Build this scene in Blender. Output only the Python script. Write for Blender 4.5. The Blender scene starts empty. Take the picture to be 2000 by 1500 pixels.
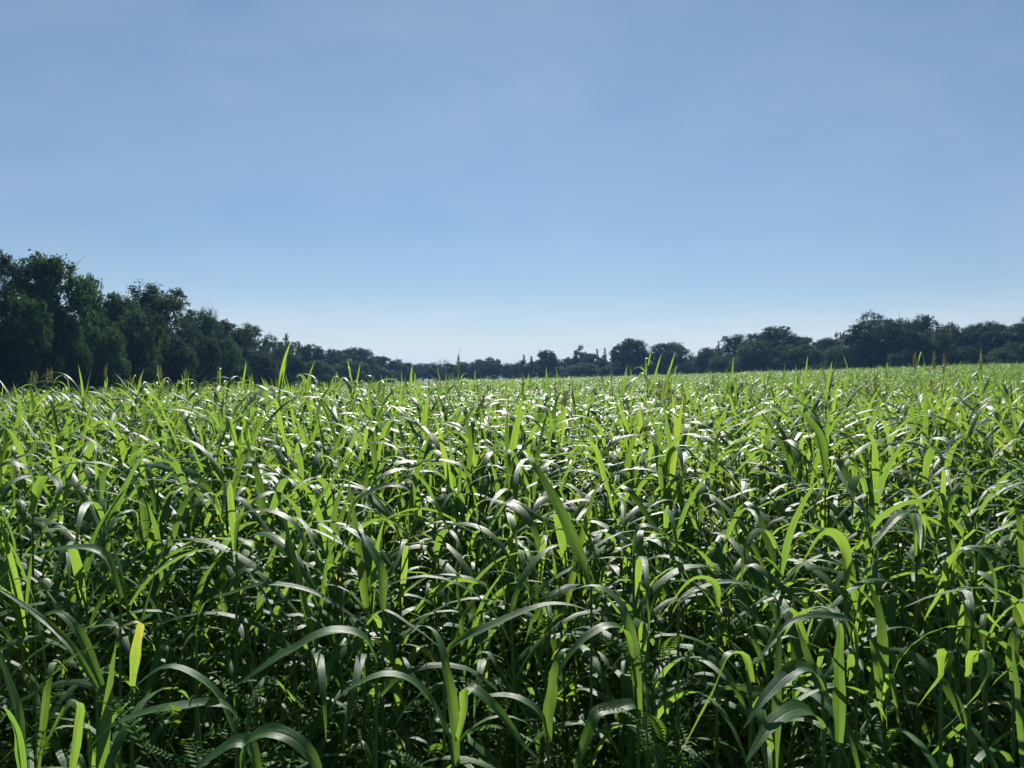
import bpy, math, random
import numpy as np
from mathutils import Vector

random.seed(11)
R = np.random.default_rng(11)
S = bpy.context.scene
COL = S.collection
rad = math.radians

# ---------------------------------------------------------------- camera, sky, sun, exposure
CAM_Z = 1.66
F_PX = 1540.0                      # focal length in pixels of the 2000 px wide photograph
PITCH = rad(0.45)                  # looking down a touch
cam_d = bpy.data.cameras.new('camera')
cam_d.sensor_width = 36.0
cam_d.lens = F_PX / 2000.0 * 36.0
cam_d.clip_end = 6000.0
cam_d.clip_start = 0.02
cam = bpy.data.objects.new('camera', cam_d)
cam.location = (0, 0, CAM_Z)
cam.rotation_euler = (rad(90) - PITCH, 0, 0)
COL.objects.link(cam)
S.camera = cam

SUN_EL = 38.0
HAZE = 0.00030                      # density of the air's haze per metre
world = bpy.data.worlds.new('World')
S.world = world
world.use_nodes = True
wt = world.node_tree
wt.nodes.clear()


def wn(t, **kw):
    n = wt.nodes.new(t)
    for k, v in kw.items():
        setattr(n, k, v)
    return n


w_out = wn('ShaderNodeOutputWorld')
w_bg = wn('ShaderNodeBackground')
w_bg.inputs['Strength'].default_value = 0.05
sky = wn('ShaderNodeTexSky', sky_type='NISHITA')
sky.sun_disc = False
sky.sun_elevation = rad(SUN_EL)
sky.sun_rotation = 0.0
sky.altitude = 0.0
sky.air_density = 0.85
sky.dust_density = 0.08
sky.ozone_density = 3.5
tc = wn('ShaderNodeTexCoord')
sep = wn('ShaderNodeSeparateXYZ')
wt.links.new(tc.outputs['Generated'], sep.inputs[0])
mp = wn('ShaderNodeMapping')
mp.inputs['Scale'].default_value = (2.2, 1.0, 26.0)
mp.inputs['Rotation'].default_value = (0, rad(4), rad(12))
wt.links.new(tc.outputs['Generated'], mp.inputs['Vector'])
nz = wn('ShaderNodeTexNoise')
nz.inputs['Scale'].default_value = 2.6
nz.inputs['Detail'].default_value = 7.0
nz.inputs['Roughness'].default_value = 0.6
nz.inputs['Distortion'].default_value = 0.5
wt.links.new(mp.outputs[0], nz.inputs['Vector'])
rn = wn('ShaderNodeMapRange')
rn.inputs['From Min'].default_value = 0.36
rn.inputs['From Max'].default_value = 0.66
rn.inputs['To Min'].default_value = 0.42
wt.links.new(nz.outputs['Fac'], rn.inputs['Value'])
rz = wn('ShaderNodeMapRange', interpolation_type='SMOOTHSTEP')      # thin cirrus lies low in the sky
rz.inputs['From Min'].default_value = 0.115
rz.inputs['From Max'].default_value = 0.0
wt.links.new(sep.outputs['Z'], rz.inputs['Value'])
nz2 = wn('ShaderNodeTexNoise')                                        # broad thin veil over all of the sky
nz2.inputs['Scale'].default_value = 1.5
nz2.inputs['Detail'].default_value = 6.0
nz2.inputs['Roughness'].default_value = 0.62
nz2.inputs['Distortion'].default_value = 0.8
mp2 = wn('ShaderNodeMapping')
mp2.inputs['Scale'].default_value = (1.3, 1.0, 3.6)
mp2.inputs['Rotation'].default_value = (rad(10), rad(-18), rad(40))
wt.links.new(tc.outputs['Generated'], mp2.inputs['Vector'])
wt.links.new(mp2.outputs[0], nz2.inputs['Vector'])
veil = wn('ShaderNodeMapRange')
veil.inputs['From Min'].default_value = 0.35
veil.inputs['From Max'].default_value = 0.8
veil.inputs['To Min'].default_value = 0.06
veil.inputs['To Max'].default_value = 0.20
wt.links.new(nz2.outputs['Fac'], veil.inputs['Value'])
mul = wn('ShaderNodeMath', operation='MULTIPLY')
wt.links.new(rn.outputs[0], mul.inputs[0])
wt.links.new(rz.outputs[0], mul.inputs[1])
mul2 = wn('ShaderNodeMath', operation='ADD')
mul2.use_clamp = True
wt.links.new(mul.outputs[0], mul2.inputs[0])
wt.links.new(veil.outputs[0], mul2.inputs[1])
deep = wn('ShaderNodeMapRange', interpolation_type='SMOOTHSTEP')
deep.inputs['From Min'].default_value = -0.02
deep.inputs['From Max'].default_value = 0.42
wt.links.new(sep.outputs['Z'], deep.inputs['Value'])
tone = wn('ShaderNodeMix', data_type='RGBA')
tone.inputs['A'].default_value = (0.72, 0.735, 0.755, 1)
tone.inputs['B'].default_value = (0.80, 0.925, 0.88, 1)
wt.links.new(deep.outputs[0], tone.inputs['Factor'])
toned = wn('ShaderNodeVectorMath', operation='MULTIPLY')
wt.links.new(sky.outputs[0], toned.inputs[0])
wt.links.new(tone.outputs['Result'], toned.inputs[1])
mixc = wn('ShaderNodeMix', data_type='RGBA')
wt.links.new(mul2.outputs[0], mixc.inputs['Factor'])
wt.links.new(toned.outputs[0], mixc.inputs['A'])
mixc.inputs['B'].default_value = (7.9, 8.3, 9.1, 1)
wt.links.new(mixc.outputs['Result'], w_bg.inputs['Color'])
wt.links.new(w_bg.outputs[0], w_out.inputs['Surface'])

sun_d = bpy.data.lights.new('sun', 'SUN')
sun_d.energy = 5.0
sun_d.angle = rad(0.5)
sun_d.color = (1.0, 0.965, 0.90)
sun = bpy.data.objects.new('sun', sun_d)
sun.rotation_euler = (-rad(90 - SUN_EL), 0, 0)
sun.location = (0, 60, 60)
COL.objects.link(sun)

S.render.engine = 'CYCLES'
S.view_settings.view_transform = 'Standard'
S.view_settings.look = 'None'
S.view_settings.gamma = 1.0
S.view_settings.use_curve_mapping = False
S.view_settings.exposure = 1.0
cy = S.cycles
cy.use_denoising = True
cy.max_bounces = 8
cy.diffuse_bounces = 4
cy.glossy_bounces = 3
cy.transmission_bounces = 6
cy.transparent_max_bounces = 8
cy.volume_bounces = 0
cy.caustics_reflective = False
cy.caustics_refractive = False
cy.sample_clamp_indirect = 6.0


# ---------------------------------------------------------------- the lie of the land
def sstep(a, b, x):
    t = np.clip((x - a) / (b - a), 0, 1)
    return t * t * (3 - 2 * t)


def height(x, y):
    x = np.asarray(x, float)
    y = np.asarray(y, float)
    return -.12 * sstep(4, 75, y) - .10 * sstep(5, 20, y) + 0.036 * np.log1p(np.exp((x - 2) / 6.0)) * 6.0 * sstep(4, 75, y) * (1 - 0.6 * sstep(70, 250, np.hypot(x, y) - 60)) \
        - 1.1 * sstep(2, 36, -x) * sstep(5, 36, y)


def at(px, py, d):
    """Point at forward distance d (metres along +Y) seen at pixel px, py of the photograph."""
    cx, cz = (px - 1000.0) / F_PX, (750.0 - py) / F_PX
    dy = math.cos(PITCH) + cz * math.sin(PITCH)
    dz = cz * math.cos(PITCH) - math.sin(PITCH)
    k = d / dy
    return np.array((cx * k, d, CAM_Z + dz * k))


# ---------------------------------------------------------------- mesh plumbing
class MB:
    """Collects quads with a uv and a per-vertex value, then becomes one mesh."""

    def __init__(self):
        self.v, self.f, self.uv, self.t, self.n = [], [], [], [], 0

    def add(self, V, F, UV=None, tint=0.5):
        V = np.asarray(V, np.float32).reshape(-1, 3)
        self.v.append(V)
        self.f.append(np.asarray(F, np.int32).reshape(-1, 4) + self.n)
        self.uv.append(np.zeros((len(V), 2), np.float32) + .5 if UV is None else np.asarray(UV, np.float32))
        self.t.append(np.broadcast_to(np.asarray(tint, np.float32), (len(V),)))
        self.n += len(V)
        return self

    def arrays(self):
        return np.concatenate(self.v), np.concatenate(self.f), np.concatenate(self.uv), np.concatenate(self.t)

    def merge(self, other, M=None, loc=(0, 0, 0)):
        V, F, U, T = other if isinstance(other, tuple) else other.arrays()
        if M is not None:
            V = V @ np.asarray(M, np.float32).T
        return self.add(V + np.asarray(loc, np.float32), F, U, T)

    def mesh(self, name, mat, extra=None):
        V, F, U, T = self.arrays()
        me = bpy.data.meshes.new(name)
        me.vertices.add(len(V))
        me.vertices.foreach_set('co', V.astype(np.float32).ravel())
        nl = F.size
        me.loops.add(nl)
        me.polygons.add(len(F))
        me.loops.foreach_set('vertex_index', F.ravel())
        me.polygons.foreach_set('loop_start', np.arange(0, nl, 4, dtype=np.int32))
        me.polygons.foreach_set('loop_total', np.full(len(F), 4, np.int32))
        me.polygons.foreach_set('use_smooth', np.ones(len(F), bool))
        uvl = me.uv_layers.new(name='UVMap')
        uvl.data.foreach_set('uv', U[F.ravel()].astype(np.float32).ravel())
        a = me.attributes.new('tint', 'FLOAT', 'POINT')
        a.data.foreach_set('value', T.astype(np.float32))
        me.update(calc_edges=True)
        for m in (mat if isinstance(mat, (list, tuple)) else [mat]):
            me.materials.append(m)
        return me


def obj(name, me, parent=None, loc=(0, 0, 0)):
    o = bpy.data.objects.new(name, me)
    o.location = loc
    COL.objects.link(o)
    if parent is not None:
        o.parent = parent
    return o


def tag(o, label, cat, group=None):
    o['label'] = label
    o['category'] = cat
    if group:
        o['group'] = group
    return o


def thing(name, label, cat, loc=(0, 0, 0), group=None):
    return tag(obj(name, None, None, loc), label, cat, group)


def copy_tree(root, kids, loc, rz=0.0, scale=(1, 1, 1)):
    r = root.copy()
    COL.objects.link(r)
    r.location = loc
    r.rotation_euler = (0, 0, rz)
    r.scale = scale
    out = []
    for k in kids:
        c = k.copy()
        COL.objects.link(c)
        c.parent = r
        out.append(c)
    return r, out


def tube(path, radii, sides=6):
    P = np.asarray(path, float)
    n = len(P)
    T = np.gradient(P, axis=0)
    T /= np.linalg.norm(T, axis=1, keepdims=True) + 1e-9
    ref = np.array((0.31, 0.95, 0.05))
    A = np.cross(T, ref)
    A /= np.linalg.norm(A, axis=1, keepdims=True) + 1e-9
    B = np.cross(T, A)
    th = np.linspace(0, 2 * math.pi, sides, endpoint=False)
    r = np.asarray(radii, float).reshape(n, 1, 1)
    V = P[:, None, :] + r * (np.cos(th)[None, :, None] * A[:, None, :] + np.sin(th)[None, :, None] * B[:, None, :])
    F = []
    for i in range(n - 1):
        for j in range(sides):
            k = (j + 1) % sides
            F.append((i * sides + j, i * sides + k, (i + 1) * sides + k, (i + 1) * sides + j))
    U = np.stack([np.tile(np.linspace(0, 1, sides), n), np.repeat(np.linspace(0, 1, n), sides)], 1)
    return V.reshape(-1, 3), F, U


# ---------------------------------------------------------------- materials
def nodes_of(name):
    m = bpy.data.materials.new(name)
    m.use_nodes = True
    m.node_tree.nodes.clear()
    return m, m.node_tree


class NT:
    def __init__(self, t):
        self.t = t

    def n(self, ty, ins=None, **kw):
        x = self.t.nodes.new(ty)
        for k, v in kw.items():
            setattr(x, k, v)
        for k, v in (ins or {}).items():
            if hasattr(v, 'is_output'):
                self.t.links.new(v, x.inputs[k])
            else:
                x.inputs[k].default_value = v
        return x

    def math(self, op, a, b=0.0, c=0.0, clamp=False):
        x = self.n('ShaderNodeMath', {0: a, 1: b, 2: c}, operation=op)
        x.use_clamp = clamp
        return x.outputs[0]

    def ramp(self, fac, stops, mode='LINEAR'):
        x = self.n('ShaderNodeValToRGB', {'Fac': fac})
        x.color_ramp.interpolation = mode
        el = x.color_ramp.elements
        while len(el) < len(stops):
            el.new(0.5)
        for e, (p, c) in zip(el, stops):
            e.position = p
            e.color = (*c, 1)
        return x.outputs[0]

    def mix(self, f, a, b):
        return self.n('ShaderNodeMix', {'Factor': f, 'A': a, 'B': b}, data_type='RGBA').outputs['Result']


def blade_material():
    m, t = nodes_of('grass_blade')
    g = NT(t)
    uv = g.n('ShaderNodeUVMap', uv_map='UVMap').outputs[0]
    s = g.n('ShaderNodeSeparateXYZ', {0: uv})
    u, v = s.outputs['X'], s.outputs['Y']
    tint = g.n('ShaderNodeAttribute', attribute_name='tint').outputs['Fac']
    geo = g.n('ShaderNodeNewGeometry')
    oi = g.n('ShaderNodeObjectInfo')
    # an old leaf yellows from its tip down
    old = g.math('MAXIMUM', g.math('SUBTRACT', tint, 0.86), 0.0)
    tint = g.math('ADD', g.math('MINIMUM', tint, 0.86), g.math('MULTIPLY', old, g.n('ShaderNodeMapRange', {'Value': v, 'From Min': 0.02, 'From Max': 0.65}, interpolation_type='SMOOTHSTEP').outputs[0]))
    # per-leaf green, then yellowing and browning of the old ones (tint above 0.9)
    col = g.ramp(tint, [(0.0, (0.030, 0.088, 0.028)), (0.45, (0.042, 0.115, 0.032)), (0.88, (0.062, 0.135, 0.030)),
                        (0.93, (0.17, 0.19, 0.025)), (1.0, (0.20, 0.13, 0.06))])
    trn = g.ramp(tint, [(0.0, (0.120, 0.230, 0.032)), (0.45, (0.190, 0.325, 0.038)), (0.88, (0.27, 0.40, 0.042)),
                        (0.93, (0.46, 0.42, 0.06)), (1.0, (0.34, 0.22, 0.08))])
    # broad mottling
    nb = g.n('ShaderNodeTexNoise', {'Vector': geo.outputs['Position'], 'Scale': 14.0, 'Detail': 3.0}).outputs['Fac']
    mott = g.math('MULTIPLY_ADD', nb, 0.7, 0.65)
    col = g.n('ShaderNodeVectorMath', {0: col, 'Scale': mott}, operation='SCALE').outputs[0]
    # yellow tips: the last tenth of the blade, on leaves with tint over 0.6
    tip = g.math('MULTIPLY', g.math('SMOOTH_MIN', g.math('MULTIPLY', g.math('SUBTRACT', v, 0.86, clamp=True), 8.0, clamp=True), 1.0, 0.1),
                 g.math('MULTIPLY', g.math('SUBTRACT', tint, 0.62, clamp=True), 3.0, clamp=True))
    col = g.mix(tip, col, (0.20, 0.16, 0.05, 1))
    # stretches of the field that stand a little yellower or deeper green
    big = g.n('ShaderNodeTexNoise', {'Vector': geo.outputs['Position'], 'Scale': 0.16, 'Detail': 3.0}).outputs['Fac']
    fld = g.ramp(big, [(0.3, (0.82, 0.92, 1.0)), (0.7, (1.18, 1.06, 0.95))])
    col = g.n('ShaderNodeVectorMath', {0: col, 1: fld}, operation='MULTIPLY').outputs[0]
    trn = g.n('ShaderNodeVectorMath', {0: trn, 1: fld}, operation='MULTIPLY').outputs[0]
    # brown flecks and scorched edges
    fl = g.n('ShaderNodeTexNoise', {'Vector': geo.outputs['Position'], 'Scale': 85.0, 'Detail': 3.0, 'Roughness': 0.6}).outputs['Fac']
    edge = g.math('MULTIPLY', g.math('SUBTRACT', g.math('ABSOLUTE', g.math('SUBTRACT', u, 0.5)), 0.40, clamp=True), 0.9)
    fleck = g.math('MULTIPLY', g.math('SUBTRACT', g.math('ADD', fl, edge), 0.655, clamp=True), 12.0, clamp=True)
    col = g.mix(g.math('MULTIPLY', fleck, 0.8), col, (0.15, 0.10, 0.04, 1))
    trn = g.mix(g.math('MULTIPLY', fleck, 0.7), trn, (0.20, 0.13, 0.03, 1))
    # midrib: a pale stripe, and it lets less light through
    off = g.math('ABSOLUTE', g.math('SUBTRACT', u, 0.5))
    rib = g.math('MULTIPLY', g.math('SUBTRACT', 1.0, g.math('MULTIPLY', off, 12.0), clamp=True), g.math('SUBTRACT', 1.0, v))
    col = g.mix(g.math('MULTIPLY', rib, 0.9), col, (0.16, 0.22, 0.09, 1))
    # veins running the length of the blade
    vec = g.n('ShaderNodeCombineXYZ', {'X': g.math('MULTIPLY', u, 34.0), 'Y': g.math('MULTIPLY', v, 2.4), 'Z': g.math('MULTIPLY', tint, 90.0)}).outputs[0]
    vn = g.n('ShaderNodeTexNoise', {'Vector': vec, 'Scale': 1.0, 'Detail': 2.0, 'Roughness': 0.7}).outputs['Fac']
    trn = g.n('ShaderNodeVectorMath', {0: trn, 'Scale': g.math('SUBTRACT', g.math('MULTIPLY_ADD', vn, 0.9, 0.58), g.math('MULTIPLY', rib, 0.35))}, operation='SCALE').outputs[0]
    rib_h = g.math('SUBTRACT', 1.0, g.math('MULTIPLY', off, 9.0), clamp=True)
    hgt = g.math('SUBTRACT', vn, g.math('MULTIPLY', rib_h, 0.9))
    bump = g.n('ShaderNodeBump', {'Height': hgt, 'Strength': 0.3, 'Distance': 0.002})
    # fine dust and wear in the sheen
    nr = g.n('ShaderNodeTexNoise', {'Vector': geo.outputs['Position'], 'Scale': 60.0, 'Detail': 4.0}).outputs['Fac']
    rough = g.math('MULTIPLY_ADD', nr, 0.28, 0.31)
    p = g.n('ShaderNodeBsdfPrincipled', {'Base Color': col, 'Roughness': rough, 'IOR': 1.45, 'Specular IOR Level': 0.29, 'Normal': bump.outputs[0]})
    tr = g.n('ShaderNodeBsdfTranslucent', {'Color': trn, 'Normal': bump.outputs[0]})
    mx = g.n('ShaderNodeMixShader', {0: 0.48, 1: p.outputs[0], 2: tr.outputs[0]})
    # the gloss stays whole: add back what the mix took from it
    o = g.n('ShaderNodeOutputMaterial', {'Surface': mx.outputs[0]})
    return m


def leaf_material(name, dark, light, thru, rough=0.5, transl=0.35, by_object=False):
    m, t = nodes_of(name)
    g = NT(t)
    tint = g.n('ShaderNodeAttribute', attribute_name='tint').outputs['Fac']
    col = g.ramp(tint, [(0.0, dark), (1.0, light)])
    trn = g.ramp(tint, [(0.0, tuple(0.7 * c for c in thru)), (1.0, thru)])
    if by_object:
        oc = g.n('ShaderNodeObjectInfo').outputs['Color']
        col = g.n('ShaderNodeVectorMath', {0: col, 1: oc}, operation='MULTIPLY').outputs[0]
        trn = g.n('ShaderNodeVectorMath', {0: trn, 1: oc}, operation='MULTIPLY').outputs[0]
    p = g.n('ShaderNodeBsdfPrincipled', {'Base Color': col, 'Roughness': rough, 'Specular IOR Level': 0.06})
    tr = g.n('ShaderNodeBsdfTranslucent', {'Color': trn})
    mx = g.n('ShaderNodeMixShader', {0: transl, 1: p.outputs[0], 2: tr.outputs[0]})
    g.n('ShaderNodeOutputMaterial', {'Surface': mx.outputs[0]})
    return m


def bark_material():
    m, t = nodes_of('bark')
    g = NT(t)
    tcn = g.n('ShaderNodeTexCoord')
    mpn = g.n('ShaderNodeMapping', {'Vector': tcn.outputs['Object'], 'Scale': (40, 40, 8)})
    f = g.n('ShaderNodeTexNoise', {'Vector': mpn.outputs[0], 'Scale': 1.0, 'Detail': 5.0}).outputs['Fac']
    col = g.ramp(f, [(0.3, (0.035, 0.028, 0.022)), (0.7, (0.12, 0.10, 0.08))])
    b = g.n('ShaderNodeBump', {'Height': f, 'Strength': 0.6, 'Distance': 0.03})
    p = g.n('ShaderNodeBsdfPrincipled', {'Base Color': col, 'Roughness': 0.9, 'Normal': b.outputs[0]})
    g.n('ShaderNodeOutputMaterial', {'Surface': p.outputs[0]})
    return m


def stalk_material():
    m, t = nodes_of('grass_stalk')
    g = NT(t)
    uv = g.n('ShaderNodeUVMap', uv_map='UVMap').outputs[0]
    s = g.n('ShaderNodeSeparateXYZ', {0: uv})
    col = g.ramp(s.outputs['Y'], [(0.0, (0.10, 0.075, 0.03)), (0.25, (0.075, 0.10, 0.03)), (1.0, (0.06, 0.13, 0.03))])
    vec = g.n('ShaderNodeCombineXYZ', {'X': g.math('MULTIPLY', s.outputs['X'], 20.0), 'Y': g.math('MULTIPLY', s.outputs['Y'], 4.0)}).outputs[0]
    f = g.n('ShaderNodeTexNoise', {'Vector': vec, 'Scale': 1.0, 'Detail': 3.0}).outputs['Fac']
    col = g.n('ShaderNodeVectorMath', {0: col, 'Scale': g.math('MULTIPLY_ADD', f, 1.0, 0.5)}, operation='SCALE').outputs[0]
    p = g.n('ShaderNodeBsdfPrincipled', {'Base Color': col, 'Roughness': 0.45})
    tr = g.n('ShaderNodeBsdfTranslucent', {'Color': (0.12, 0.22, 0.02, 1)})
    mx = g.n('ShaderNodeMixShader', {0: 0.25, 1: p.outputs[0], 2: tr.outputs[0]})
    g.n('ShaderNodeOutputMaterial', {'Surface': mx.outputs[0]})
    return m


def soil_material():
    m, t = nodes_of('soil')
    g = NT(t)
    pos = g.n('ShaderNodeNewGeometry').outputs['Position']
    a = g.n('ShaderNodeTexNoise', {'Vector': pos, 'Scale': 6.0, 'Detail': 8.0, 'Roughness': 0.65}).outputs['Fac']
    b = g.n('ShaderNodeTexNoise', {'Vector': pos, 'Scale': 0.05, 'Detail': 4.0}).outputs['Fac']
    col = g.ramp(a, [(0.3, (0.035, 0.026, 0.018)), (0.7, (0.11, 0.08, 0.05))])
    col = g.mix(g.math('MULTIPLY', b, 0.5), col, (0.05, 0.075, 0.025, 1))
    bu = g.n('ShaderNodeBump', {'Height': a, 'Strength': 0.8, 'Distance': 0.04})
    p = g.n('ShaderNodeBsdfPrincipled', {'Base Color': col, 'Roughness': 0.95, 'Normal': bu.outputs[0]})
    g.n('ShaderNodeOutputMaterial', {'Surface': p.outputs[0]})
    return m


M_BLADE = blade_material()
M_STALK = stalk_material()
M_SOIL = soil_material()
M_BARK = bark_material()
M_TREE = leaf_material('tree_leaf', (0.009, 0.020, 0.013), (0.036, 0.062, 0.026), (0.046, 0.082, 0.022), 0.8, 0.34, True)
M_WEED = leaf_material('weed_leaf', (0.03, 0.075, 0.018), (0.05, 0.12, 0.025), (0.13, 0.24, 0.02), 0.6, 0.42)
M_SEED = leaf_material('seed_head', (0.12, 0.12, 0.055), (0.26, 0.24, 0.12), (0.26, 0.25, 0.10), 0.7, 0.35)


# ---------------------------------------------------------------- ground
def build_ground():
    xs = np.unique(np.concatenate([np.linspace(-60, 120, 91), np.linspace(-3500, -60, 16), np.linspace(120, 3500, 16)]))
    ys = np.unique(np.concatenate([np.linspace(-20, 40, 41), np.linspace(40, 320, 71), np.linspace(320, 4000, 16), np.linspace(-600, -20, 8)]))
    X, Y = np.meshgrid(xs, ys)
    V = np.stack([X, Y, height(X, Y)], -1).reshape(-1, 3)
    nx, ny = len(xs), len(ys)
    i = np.arange(ny - 1)[:, None] * nx + np.arange(nx - 1)[None, :]
    F = np.stack([i, i + 1, i + nx + 1, i + nx], -1).reshape(-1, 4)
    o = obj('ground', MB().add(V, F).mesh('ground', M_SOIL))
    o['kind'] = 'structure'


build_ground()


# ---------------------------------------------------------------- trees
def leaf_quads(P, N, size, rng):
    """One bent-free diamond per point P, facing roughly N."""
    n = len(P)
    a = rng.normal(size=(n, 3))
    A = np.cross(N, a)
    A /= np.linalg.norm(A, axis=1, keepdims=True) + 1e-9
    B = np.cross(N, A)
    s = (size * rng.uniform(0.6, 1.35, n))[:, None]
    V = np.stack([P - A * s, P - B * s * 0.55, P + A * s, P + B * s * 0.55], 1).reshape(-1, 3)
    F = np.arange(4 * n).reshape(n, 4)
    return V, F


def crown_proto(seed, kind):
    """A tree one metre high: returns (trunk mesh, branch mesh, crown mesh)."""
    rng = np.random.default_rng(seed)
    spec = dict(
        oak=dict(c=.60, r=(.40, .34), nb=46, br=(.075, .15), leaves=30000, size=.0108, trunk=.030, low=.2),
        broad=dict(c=.63, r=(.34, .33), nb=38, br=(.08, .15), leaves=24000, size=.0135, trunk=.026, low=.25),
        tall=dict(c=.56, r=(.24, .43), nb=44, br=(.06, .12), leaves=24000, size=.0100, trunk=.024, low=.1),
        loose=dict(c=.66, r=(.33, .33), nb=34, br=(.045, .085), leaves=8000, size=.010, trunk=.020, low=.25),
        shrub=dict(c=.47, r=(.50, .48), nb=46, br=(.11, .2), leaves=26000, size=.0155, trunk=.03, low=0.0),
        pencil=dict(c=.52, r=(.13, .47), nb=30, br=(.05, .10), leaves=4000, size=.016, trunk=.02, low=.05),
        flat=dict(c=.68, r=(.62, .25), nb=44, br=(.09, .15), leaves=18000, size=.015, trunk=.03, low=.3),
        bare=dict(c=.68, r=(.30, .32), nb=46, br=(.02, .05), leaves=260, size=.010, trunk=.022, low=.3),
    )[kind]
    c, (rx, rz_), nb = spec['c'], spec['r'], spec['nb']
    # blobs spread through the crown, more of them near its skin
    d = rng.normal(size=(nb * 3, 3))
    d /= np.linalg.norm(d, axis=1, keepdims=True)
    d = d[d[:, 2] > -0.75][:nb]
    nb = len(d)
    lump = 1 + 0.22 * np.sin(d[:, 0] * 4.1 + seed) * np.cos(d[:, 1] * 3.7 - seed) + rng.normal(0, .07, nb)
    rr = rng.uniform(0.45, 0.92, nb) ** 0.7 * lump
    C = d * rr[:, None] * np.array((rx, rx, rz_)) + np.array((0, 0, c))
    if kind == 'pencil':
        k = 1 - (C[:, 2] - .05)
        C[:, :2] *= np.clip(k * 1.6, .15, 1)[:, None]
    if kind == 'shrub':
        C[:, 2] = np.maximum(C[:, 2], .06)
    Br = rng.uniform(*spec['br'], nb)
    if kind == 'pencil':
        Br *= np.clip(1.25 - C[:, 2], .35, 1)
    top = (C[:, 2] + Br * .8).max()
    C[:, 2] *= 1.0 / top
    # leaves
    wgt = Br ** 2
    cnt = np.maximum(6, (spec['leaves'] * wgt / wgt.sum())).astype(int)
    Ps, Ns, Ts = [], [], []
    for i in range(nb):
        n = cnt[i]
        # twig tufts inside each blob give it a ragged edge
        nt = max(5, n // 26)
        td = rng.normal(size=(nt, 3))
        td[:, 2] += 0.35
        td /= np.linalg.norm(td, axis=1, keepdims=True)
        tp = td * (Br[i] * rng.uniform(.55, 1.02, nt))[:, None] * np.array((1.1, 1.1, .82))
        w = rng.integers(0, nt, n)
        P = tp[w] + rng.normal(0, Br[i] * .13, (n, 3))
        N = td[w] + rng.normal(0, .55, (n, 3)) + np.array((0, 0, .5))
        N /= np.linalg.norm(N, axis=1, keepdims=True)
        Ps.append(P + C[i])
        Ns.append(N)
        Ts.append(np.clip(rng.uniform(.05, .85) + rng.normal(0, .16, n), 0, 1))
    P, N, T = np.concatenate(Ps), np.concatenate(Ns), np.concatenate(Ts)
    V, F = leaf_quads(P, N, spec['size'], rng)
    crown = MB().add(V, F, None, np.repeat(T, 4)).mesh(kind + '_crown', M_TREE)
    # trunk
    th = min(c + .08, .8)
    zz = np.linspace(-.03, th, 9)
    bend = np.stack([.02 * np.sin(zz * 5 + seed), .02 * np.cos(zz * 4 + seed), zz], 1)
    rr = spec['trunk'] * (1 - .72 * zz / th) * np.where(zz < .02, 1.35, 1)
    V, F, U = tube(bend, rr, 8)
    trunk = MB().add(V, F, U).mesh(kind + '_trunk', M_BARK)
    # limbs and twigs
    mb = MB()
    for i in range(nb):
        z0 = np.clip(C[i, 2] - rng.uniform(.10, .34), .12 if kind != 'shrub' else .02, th * .97)
        b0 = np.array((np.interp(z0, zz, bend[:, 0]), np.interp(z0, zz, bend[:, 1]), z0))
        mid = b0 * .45 + C[i] * .55 + np.array((0, 0, -.03)) + rng.normal(0, .018, 3)
        t = np.linspace(0, 1, 6)[:, None]
        path = (1 - t) ** 2 * b0 + 2 * t * (1 - t) * mid + t ** 2 * C[i]
        r0 = spec['trunk'] * rng.uniform(.22, .42)
        V, F, U = tube(path, np.linspace(r0, r0 * .22, 6), 5)
        mb.add(V, F, U)
        for _ in range(9 if kind in ('bare', 'loose') else 3):
            e = C[i] + rng.normal(0, 1, 3) * max(Br[i], .05) * (1.1 if kind == 'bare' else .75) + (np.array((0, 0, .05)) if kind == 'bare' else 0)
            s = path[4]
            V, F, U = tube(np.stack([s, s * .5 + e * .5 + rng.normal(0, .008, 3), e]), (r0 * .3, r0 * .2, r0 * .06), 4)
            mb.add(V, F, U)
    branches = mb.mesh(kind + '_branches', M_BARK)
    return trunk, branches, crown


PROTO = {}
for k, seeds in dict(oak=(3, 17, 29), broad=(5, 23), tall=(7, 31), loose=(9, 33), shrub=(12, 19, 41), pencil=(14,), flat=(15,), bare=(21,)).items():
    PROTO[k] = [crown_proto(s, k) for s in seeds]
WIDTH = dict(oak=.86, broad=.78, tall=.58, loose=.74, shrub=1.16, pencil=.32, flat=1.4, bare=.7)
used = {}

DK, MD, GR, OL, BL = (.85, 1.0, 1.15), (1.0, 1.15, 1.1), (1.3, 1.65, 1.2), (1.4, 1.4, 1.05), (.75, 1.0, 1.35)
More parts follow.
